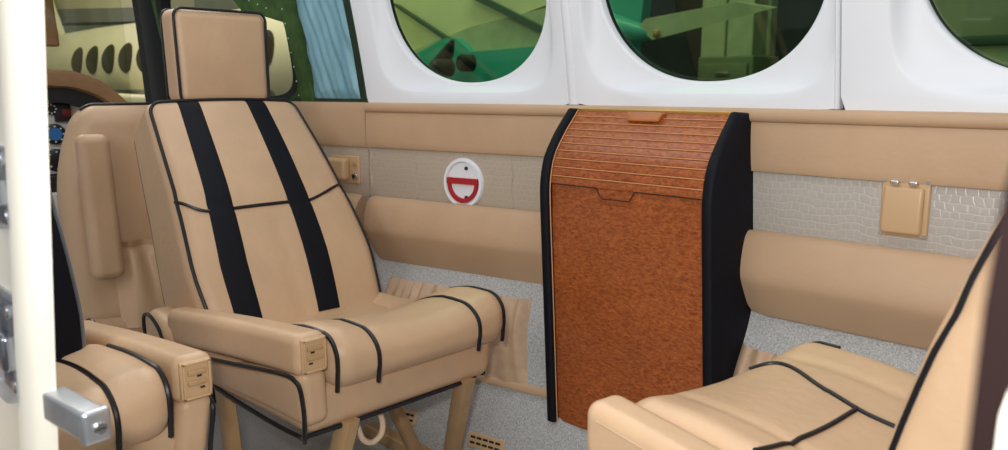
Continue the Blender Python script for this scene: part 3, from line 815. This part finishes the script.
# dark corner post and windscreen rail
b = bmesh.new()
sec = []
for z, f in ((.60, 1.25), (.86, 1.2), (1.0, 1.05), (1.12, .95), (1.3, .9), (1.45, .9)):
    c = onX(154, 50, -2.87); sec.append([Vector((c.x-.05*0+dx*f, c.y+dy*f-.10*(z-1.0), z)) for dx, dy in ((-.03, -.035), (.03, -.04), (.045, 0), (.03, .05), (-.03, .05))])
loft(b, sec); struct(link('trim_16', b, 'black'))
b = bmesh.new(); q = onX(51, 10, -2.95); rbox(b, (q.x-.02, q.y-.03, 1.035), (q.x+.02, q.y+.012, 1.5), .008, 3, (1, 1, 3), lambda p: (p.x, p.y-.06*(p.z-1.05), p.z)); struct(link('trim_17', b, 'glare'))
b = bmesh.new()
for off in (0,): tube(b, [(-2.90, 1.10, 1.235), (-2.92, .85, 1.225), (-2.93, .55, 1.225)], .022)
struct(link('trim_18', b, 'black'))
# windscreen pane across the front
b = bmesh.new()
vs = [(-2.96, .40, .80), (-2.96, 1.10, .80), (-2.90, 1.06, 1.45), (-2.90, .40, 1.45)]
prism(b, vs, (.006, 0, 0)); struct(link('window_5', b, glass('windscreen_glass', (.93, .94, .86), .03), smooth=False))
b = bmesh.new()
vs = [wp(*superell(cxw, czw, aw+.01, hw_+.006, 6.0, t), -.03) for t in angs]; b.faces.new([b.verts.new(v) for v in vs])
link('window_pane', b, 'windscreen_glass' if 'windscreen_glass' in M else bpy.data.materials['windscreen_glass'], wo)

# dash: glareshield arching over a pale instrument panel with dials
DX = -2.60
root = thing('instrument_panel', 'pale cockpit instrument panel with round dials under tan glareshield', 'instrument panel', (DX, .75, 0))
def dp(x, y, X=DX): p = onX(x, y, X); return Vector((p.x-DX, p.y-.75, p.z))
top = [dp(*q) for q in ((20, 66), (48, 70), (65, 71), (80, 75), (95, 81), (105, 88), (116, 97), (127, 108))]
top = catmull(top, 5); b = bmesh.new()
secs = []
for p in top:
    n = Vector((0, 0, 1))
    secs.append([p+Vector((.05, 0, 0)), p+Vector((.055, 0, -.012)), p+Vector((.05, -.004, -.045)), p+Vector((.02, -.012, -.055)), p+Vector((-.32, -.01, -.05)), p+Vector((-.32, 0, 0))])
loft(b, secs); link('glareshield', b, 'glare', root)
b = bmesh.new(); secs = []
for p in top: secs.append([p+Vector((.035, -.006, -.05)), p+Vector((.035, -.02, -.092)), p+Vector((-.02, -.02, -.092)), p+Vector((-.02, -.006, -.05))])
loft(b, secs); link('shade_strip', b, 'black', root)
pn = bmesh.new(); a = dp(20, 85); 
poly = [Vector((0, a.y-.1, a.z-.02)), *[p+Vector((0, -.02, -.07)) for p in top[::3]], Vector((0, top[-1].y-.02, dp(60, 174).z)), Vector((0, a.y-.1, dp(40, 174).z))]
poly = [Vector((0.0, v.y, v.z)) for v in poly]; prism(pn, poly, (-.03, 0, 0)); face = link('panel_face', pn, 'dashwhite', root, smooth=False)
def dial(x, y, rpx, m, mk='dialmark'):
    c = dp(x, y, DX+.001); r = rpx*2.6/1.414/F*1.41*0.93
    b = bmesh.new(); disc(b, c, (1, 0, 0), r, .012, 28, .9); d = link('dial', b, 'dial', face)
    b = bmesh.new()
    if m: disc(b, c+Vector((.011, 0, 0)), (1, 0, 0), r*.62, .003, 24); link('dial_face', b, m, d)
    b = bmesh.new()
    for k in range(8):
        a = k*PI/4; q = c+Vector((.0125, math.cos(a)*r*.74, math.sin(a)*r*.74)); rbox(b, q-Vector((.001, .0022, .0022)), q+Vector((.001, .0022, .0022)), .0005, 1, (1, 1, 1))
    link('dial_marks', b, 'dashwhite', d)
dial(54, 134, 10, 'dialblue'); dial(56, 160, 11, None); dial(50, 109, 5.5, None); dial(73, 128, 5, None); dial(74, 152, 6, None)
b = bmesh.new(); c = dp(62, 112, DX+.001); rbox(b, c-Vector((0, .022, .028)), c+Vector((.010, .022, .028)), .002, 1, (1, 1, 1)); dd = link('annunciator', b, 'black', face)
b = bmesh.new(); rbox(b, c+Vector((.006, -.002, -.012)), c+Vector((.012, .020, .008)), .001, 1, (1, 1, 1)); link('warning_lamp', b, mat('red_lamp_lens', (.16, .012, .016), .3), dd)
b = bmesh.new(); rbox(b, (-.03, -.25, dp(60, 250).z), (.01, .22, dp(60, 174).z), .01, 2, (1, 1, 1)); link('lower_panel', b, 'black', root)
b = bmesh.new(); q = dp(57, 205); rbox(b, (.005, q.y-.07, q.z-.055), (.03, q.y+.022, q.z+.04), .008, 2, (1, 1, 1)); link('side_pocket', b, 'dashwhite', root)
b = bmesh.new(); rbox(b, (-.25, -.22, 0), (-.03, .2, dp(60, 245).z), .02, 2, (1, 1, 1)); link('pedestal', b, 'black', root)

# ------------------------------------------------------------------ near door frame
b = bmesh.new()
secs = []
def post_x(z): return -.715-.082*((.97-z)/.40)
outl = [(0, .020), (-.004, .009), (-.014, .003), (-.030, .000), (-.050, .000), (-.062, .004), (-.070, .010), (-.20, .010), (-.40, .010), (-.40, .05), (-.17, .05)]
for i in range(31):
    z = -.02+1.5*i/30
    secs.append([Vector((post_x(max(.3, min(1.1, z)))+dx, .185+dy, z)) for dx, dy in outl])
loft(b, secs); struct(link('door_1', b, 'cream'))
# clear-covered latch fittings on the post
def latch(zc, hgt, label):
    x = post_x(zc)-.080; root = thing('latch_fitting', label, 'latch', (x, .195, zc), group='latches on the cream post')
    b = bmesh.new(); rbox(b, (-.05, -.004, -hgt/2), (.034, .002, hgt/2), .002, 2, (1, 1, 1), lambda p: (p.x-(.012 if abs(p.z) > hgt*.36 and p.x > 0 else 0), p.y, p.z)); link('back_plate', b, 'steel', root)
    b = bmesh.new(); rbox(b, (-.03, -.016, -hgt*.22), (.012, -.003, hgt*.12), .004, 3, (1, 1, 1)); link('slider', b, 'chrome', root)
    for dz in (-.36, .34):
        b = bmesh.new(); disc(b, (.010, -.004, hgt*dz), (0, -1, 0), .007, .006, 18, .8); link('bolt', b, 'chrome', root)
    b = bmesh.new(); rbox(b, (-.05, -.022, -hgt*.47), (.030, -.004, hgt*.47), .008, 3, (1, 1, 2)); link('cover', b, 'clear', root)
latch(.812, .074, 'upper clear-covered metal latch on the cream door post')
latch(.655, .105, 'lower clear-covered metal latch on the cream door post')
# squared silver bolt end beside the post
c = onX(86, 420, -.735)
root = thing('door_bolt', 'silver square-ended metal door bolt with round screw beside cream post', 'bolt', c, (0, math.radians(2), math.radians(8)))
b = bmesh.new(); rbox(b, (-.06, -.011, -.014), (.014, .011, .014), .004, 4, (3, 2, 2)); link('bolt_body', b, 'steel', root)
b = bmesh.new(); rbox(b, (.011, -.0125, -.0155), (.022, .0125, .0155), .004, 3, (1, 1, 1)); cap = link('end_cap', b, 'steel', root)
b = bmesh.new(); disc(b, (.021, .001, -.001), (1, 0, 0), .0058, .004, 20, .85); sc_ = link('screw', b, 'chrome', cap)
b = bmesh.new(); rbox(b, (.0245, -.003, -.002), (.0256, .005, -.0005), .0005, 1, (1, 1, 1)); link('screw_slot', b, 'darkhole', sc_)
# right door frame, close to the lens
b = bmesh.new(); secs = []
for z, x in ((-.02, -.0445), (.3, -.0445), (.80, -.0445), (.85, -.044), (.875, -.0425), (.890, -.040), (.897, -.036), (.9, -.03)):
    secs.append([Vector((x, .215, z)), Vector((x-.004, .205, z)), Vector((x-.002, .197, z)), Vector((x+.01, .195, z)), Vector((.25, .195, z)), Vector((.25, .215, z))])
loft(b, secs); struct(link('door_2', b, 'brownpost'))
b = bmesh.new(); secs = []
for z, x in ((-.02, -.0385), (.3, -.0385), (.80, -.0385), (.835, -.038), (.850, -.035), (.855, -.02)):
    secs.append([Vector((x, .194, z)), Vector((x+.002, .178, z)), Vector((.25, .176, z)), Vector((.25, .194, z))])
loft(b, secs); struct(link('door_3', b, 'cream'))

# ------------------------------------------------------------------ hangar outside
HZ = -1.25
b = bmesh.new(); rbox(b, (-22, -6, HZ-.1), (10, 16, HZ), .01, 1, (1, 1, 1)); struct(link('floor', b, 'hangarfloor'))
b = bmesh.new(); rbox(b, (-12, 11, HZ), (10, 11.2, 7), .01, 1, (1, 1, 1)); struct(link('wall_back', b, 'hangarwall', smooth=False))
b = bmesh.new(); rbox(b, (-20.2, -6, HZ), (-20, 16, 7), .01, 1, (1, 1, 1)); struct(link('wall_front', b, 'hangarpale', smooth=False))

# cream aircraft ahead, seen through the cockpit glass
pa = atD(92, 60, 11.0); pb = atD(302, 47, 7.5)
axis = Vector((pb.x-pa.x, pb.y-pa.y, 0)); AL = axis.length; axis.normalize(); side = Vector((axis.y, -axis.x, 0))
if (EYE-pa).dot(side) < 0: side = -side
RF = .62; zc = pa.z-.10
cen = Vector((pa.x, pa.y, zc))-side*math.sqrt(RF*RF-.10*.10)
root = thing('parked_aircraft', 'cream parked aircraft with oval windows seen through the cockpit glass', 'aircraft', (cen.x, cen.y, HZ), (0, 0, math.atan2(axis.y, axis.x)))
sgn = 1 if Vector((-axis.y, axis.x, 0)).dot(side) > 0 else -1   # local +y towards us or away
zl = zc-HZ
def fus(a0, a1, ex=0): return None
b = bmesh.new(); secs = []
for x, r in ((-4.5, .25), (-4.3, .45), (-3.5, .52), (-2.2, .60), (-1, RF), (2, RF), (4.75, RF), (5.0, .56), (5.25, .42), (5.42, .22), (5.47, .06)):
    secs.append([Vector((x, r*math.cos(t), zl+r*math.sin(t))) for t in [2*PI*k/48 for k in range(48)]])
loft(b, secs); fu = link('fuselage', b, 'acream', root)
def onfus(x, z, d=0.0): yy = math.sqrt(max(0.0001, RF*RF-z*z)); n = Vector((0, yy, z)).normalized(); return Vector((x, sgn*n.y*(RF+d), zl+n.z*(RF+d)))
for k in range(-1, 9):
    xw = k*.56
    b = bmesh.new()
    R2 = [[onfus(xw+f*.21*math.cos(t), .10+f*.19*math.sin(t), d) for t in [2*PI*i/32 for i in range(32)]] for f, d in ((1.0, -.01), (1.0, .008), (.9, .010))]
    RR_ = ring_mesh(b, R2); b.faces.new(RR_[-1]); link('window', b, 'awindow', fu)
for z0, z1, m in ((-.36, -.30, 'agrey'), (-.48, -.41, 'agreen'), (-.55, -.52, 'agrey')):
    b = bmesh.new(); loft(b, [[onfus(x, z0, .004), onfus(x, z1, .004), onfus(x, z1, -.02), onfus(x, z0, -.02)] for x in [-1+.25*i for i in range(23)]]); link('stripe', b, m, fu)
b = bmesh.new(); rbox(b, (1.2, -5, zl-.55), (3.0, 5, zl-.42), .05, 3, (4, 4, 1), lambda p: (p.x-.12*abs(p.y), p.y, p.z+.06*abs(p.y))); link('wing', b, 'acream', root)
b = bmesh.new(); prism(b, [(-2.8, -.05, zl+.5), (-4.4, -.05, zl+.3), (-4.9, -.05, zl+2.2), (-4.1, -.05, zl+2.2)], (0, .1, 0)); link('tail_fin', b, 'acream', root)
for x, y in ((-3.2, 0), (2.2, -1.6), (2.2, 1.6)):
    b = bmesh.new(); tube(b, [(x, y, zl-.5+.0), (x, y, .2)], .05); lg = link('gear_leg', b, 'steel', root)
    b = bmesh.new(); disc(b, (x, y-.09, .22), (0, 1, 0), .22, .18, 24, .8); link('tyre', b, 'tyre', lg)

# high wing of another aircraft crossing the top of the windscreen
p1, p2 = atD(40, 4, 15), atD(160, 2, 13)
b = bmesh.new()
root = thing('far_wing_aircraft', 'pale wing and nacelle of a farther aircraft above the cream fuselage', 'aircraft', (p1.x, p1.y, HZ))
o_ = Vector(root.location)
prism(b, [p1-o_+Vector((0, 0, -.10)), p2-o_+Vector((0, 0, -.08)), p2-o_+Vector((0, 0, 1.0)), p1-o_+Vector((0, 0, 1.0))], (-.5, .8, 0)); fw_ = link('fuselage', b, 'acream', root)
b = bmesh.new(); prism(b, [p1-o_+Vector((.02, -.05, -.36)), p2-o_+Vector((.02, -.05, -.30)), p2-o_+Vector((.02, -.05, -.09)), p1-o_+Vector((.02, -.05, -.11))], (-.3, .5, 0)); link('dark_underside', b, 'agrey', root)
b = bmesh.new(); tube(b, [(-.4, .6, 2.0), (-.4, .6, 0)], .06); tube(b, [p2-o_+Vector((-.3, .4, -.2)), Vector(((p2-o_).x-.3, (p2-o_).y+.4, 0))], .06); link('gear_leg', b, 'steel', root)

# teal and cream aircraft alongside, seen through the tinted cabin windows
Yp = 5.8
root = thing('teal_aircraft', 'cream and teal aircraft with black propeller seen through the round windows', 'aircraft', (-4.6, Yp, HZ))
o_ = Vector(root.location)
def q(x, y, Y=4.6): return onY(x, y, Y+1.2)-o_
def slab(name, pts, m, th=.12, parent=root):
    b = bmesh.new(); prism(b, pts, (0, th, 0)); return link(name, b, m, parent, smooth=False)
fz = slab('fuselage', [q(340, 70), q(405, 57), q(560, 0), q(560, -70), q(330, -70)], 'acream', 1.0)
slab('fuselage_shoulder', [q(385, 62, 4.55), q(470, 27, 4.55), q(560, 4, 4.55), q(560, 60, 4.55), q(385, 75, 4.55)], 'doorpale', .2)
slab('stripe', [q(388, 2, 4.50), q(396, 4, 4.50), q(470, 52, 4.50), q(466, 55, 4.50)], 'agreen', .05)
slab('stripe', [q(462, -6, 4.50), q(478, -6, 4.50), q(552, 32, 4.50), q(552, 38, 4.50)], 'agreen', .05)
slab('belly_panel', [q(412, 56, 4.45), q(445, 38, 4.45), q(455, 38, 4.45), q(470, 52, 4.45), q(560, 44, 4.45), q(620, 40, 4.45), q(620, 95, 4.45), q(400, 95, 4.45)], 'ateal', .3)
b = bmesh.new(); tube(b, [q(453, 40, 4.25), q(448, 52, 4.25), q(436, 70, 4.25), q(425, 92, 4.25)], lambda f: .02+.075*math.sin(min(1, f*1.1)*PI*.6)); link('propeller_blade', b, 'black', root)
b = bmesh.new(); disc(b, q(451, 68, 4.2), (-.2, -1, 0), .085, .25, 24, .3); link('spinner', b, 'black', root)
b = bmesh.new(); disc(b, q(472, 63, 4.3), (-.2, -1, 0), .085, .15, 24, .75); link('wheel', b, 'tyre', root)
slab('tail_fin', [q(596, -60, 4.4), q(650, -60, 4.4), q(641, 20, 4.4), q(640, 27, 4.4), q(596, 22, 4.4)], 'ateal', .12)
b = bmesh.new(); tube(b, [q(590, 24, 4.3), q(615, 29, 4.3), q(640, 33, 4.3), q(657, 34, 4.3)], lambda f: .16-.125*f, 20); link('tail_cone', b, 'ateal', root)
b = bmesh.new(); disc(b, q(656, 34, 4.26), (.7, -.7, 0), .03, .05, 16, .5); link('tail_light', b, 'brass', root)
b = bmesh.new(); prism(b, [q(638, 27, 4.25), q(645, 19, 4.25), q(735, 2, 4.25), q(774, 8, 4.25), q(652, 40, 4.25)], (0, .05, .01)); link('stabilizer', b, 'doorpale', root, smooth=False)
slab('tail_support', [q(560, 50, 4.5), q(620, 45, 4.5), q(620, 60, 4.5), q(560, 95, 4.5)], 'agreen', .1)
for x in (400, 590):
    p = q(x, 80, 4.6); b = bmesh.new(); tube(b, [p, Vector((p.x, p.y, .15))], .05); lg = link('gear_leg', b, 'steel', root)
    b = bmesh.new(); disc(b, (p.x, p.y-.07, .17), (0, 1, 0), .17, .14, 24, .8); link('tyre', b, 'tyre', lg)

# hangar stuff behind the middle window
def standing(name, pts, Y, m, label, cat, th=.3, det=None):
    P = [onY(x, y, Y) for x, y in pts]; cx = sum(p.x for p in P)/4
    rt = thing(name, label, cat, (cx, Y, HZ)); o = Vector(rt.location)
    x0, x1 = min(p.x for p in P), max(p.x for p in P); z1 = max(p.z for p in P); z0 = HZ
    b = bmesh.new(); rbox(b, (x0-cx, 0, 0), (x1-cx, th, z1-HZ), .02, 2, (1, 1, 1)); bd = link('body', b, m, rt)
    return rt, x0-cx, x1-cx, z1-HZ
rt, a, c, h = standing('storage_locker', [(703, -14), (752, -14), (752, 53), (703, 53)], 9.0, 'doorpale', 'tall pale storage locker seen through the middle round window', 'locker', .6)
b = bmesh.new(); rbox(b, ((a+c)/2-.01, -.03, .1), ((a+c)/2+.01, 0, h-.1), .004, 1, (1, 1, 1)); link('door_seam', b, 'cratepaint', rt)
b = bmesh.new(); rbox(b, ((a+c)/2+.05, -.07, h*.45), ((a+c)/2+.09, 0, h*.55), .01, 1, (1, 1, 1)); link('handle', b, 'steel', rt)
rt, a, c, h = standing('tool_chest', [(698, 57), (752, 57), (752, 82), (698, 82)], 8.0, 'cratepaint', 'low olive tool chest in front of tall pale locker outside', 'tool chest', .6)
for k in range(3):
    b = bmesh.new(); rbox(b, (a+.05, -.04, h-.30-.26*k), (c-.05, .01, h-.08-.26*k), .012, 1, (1, 1, 1)); dr = link('drawer', b, 'cratepaint', rt)
    b = bmesh.new(); rbox(b, (a+.25, -.07, h-.2-.26*k), (c-.25, -.03, h-.17-.26*k), .008, 1, (1, 1, 1)); link('handle', b, 'steel', dr)
b = bmesh.new(); p = onY(771, 5, 8.9); tube(b, [(0, 0, 0), (0, 0, 3.2)], .03); pole = link('conduit_pole', b, 'cratepaint'); pole.location = (p.x, 8.9, HZ); tag(pole, 'thin upright pole right of the pale locker outside', 'pole')
# pale partition behind the right window
p0, p1 = onY(925, 43, 6.0), onY(1100, 43, 6.0)
rt = thing('hangar_partition', 'olive green partition seen through the right round window', 'partition', ((p0.x+p1.x)/2, 6.0, HZ)); hwid = (p1.x-p0.x)/2; zz = p0.z-HZ
b = bmesh.new(); rbox(b, (-hwid, 0, zz+.03), (hwid, .06, zz+2.4), .01, 1, (1, 1, 1)); link('upper_sheet', b, 'hangarpale', rt)
b = bmesh.new(); rbox(b, (-hwid, -.03, zz-.03), (hwid, .08, zz+.03), .01, 1, (1, 1, 1)); link('rail', b, 'agreen', rt)
b = bmesh.new(); rbox(b, (-hwid, 0, 0), (hwid, .06, zz-.03), .01, 1, (1, 1, 1)); link('lower_sheet', b, 'doorpale', rt)

# ------------------------------------------------------------------ light
def area(name, loc, target, sx, sy, e, col=(1, 1, 1)):
    l = bpy.data.lights.new(name, 'AREA'); l.shape = 'RECTANGLE'; l.size = sx; l.size_y = sy; l.energy = e; l.color = col
    o = bpy.data.objects.new(name, l); C.objects.link(o); o.location = loc
    o.rotation_euler = (Vector(target)-Vector(loc)).to_track_quat('-Z', 'Y').to_euler(); return o
area('camera_flash', (-.02, -.06, 1.0), (-1.1, 1.2, .5), .07, .05, 8.5, (1, .98, .95))
area('doorway_daylight', (-.5, -1.6, 2.0), (-1.0, 1.2, .6), 2.2, 1.4, 30, (.97, .98, 1))
area('cabin_ceiling_light', (-1.0, .75, 2.1), (-1.0, .85, 0), 2.4, .8, 9, (.98, .99, 1))
area('hangar_lamp', (-5, 4.0, 6.5), (-5, 5.5, 0), 6, 2, 230, (1, 1, .92))
area('hangar_lamp', (-9, 1, 6.5), (-10, 4, 0), 4, 3, 300, (1, 1, .9))
wd = bpy.data.worlds.new('world'); bpy.context.scene.world = wd; wd.use_nodes = True
wd.node_tree.nodes['Background'].inputs[0].default_value = (.92, .96, 1, 1); wd.node_tree.nodes['Background'].inputs[1].default_value = .27

# ------------------------------------------------------------------ camera
cd = bpy.data.cameras.new('camera'); cam = bpy.data.objects.new('camera', cd); C.objects.link(cam)
cd.sensor_width = 36; cd.lens = F/1008*36; cd.clip_start = .02; cd.clip_end = 100
Mx = Matrix((RT, UP, -FW)).transposed().to_4x4(); Mx.translation = EYE; cam.matrix_world = Mx
cd.dof.use_dof = True; cd.dof.focus_distance = 1.6; cd.dof.aperture_fstop = 7.0
sc = bpy.context.scene; sc.camera = cam
sc.view_settings.view_transform = 'Standard'; sc.view_settings.look = 'None'; sc.view_settings.gamma = 1; sc.view_settings.exposure = 0.10
sc.view_settings.use_curve_mapping = False
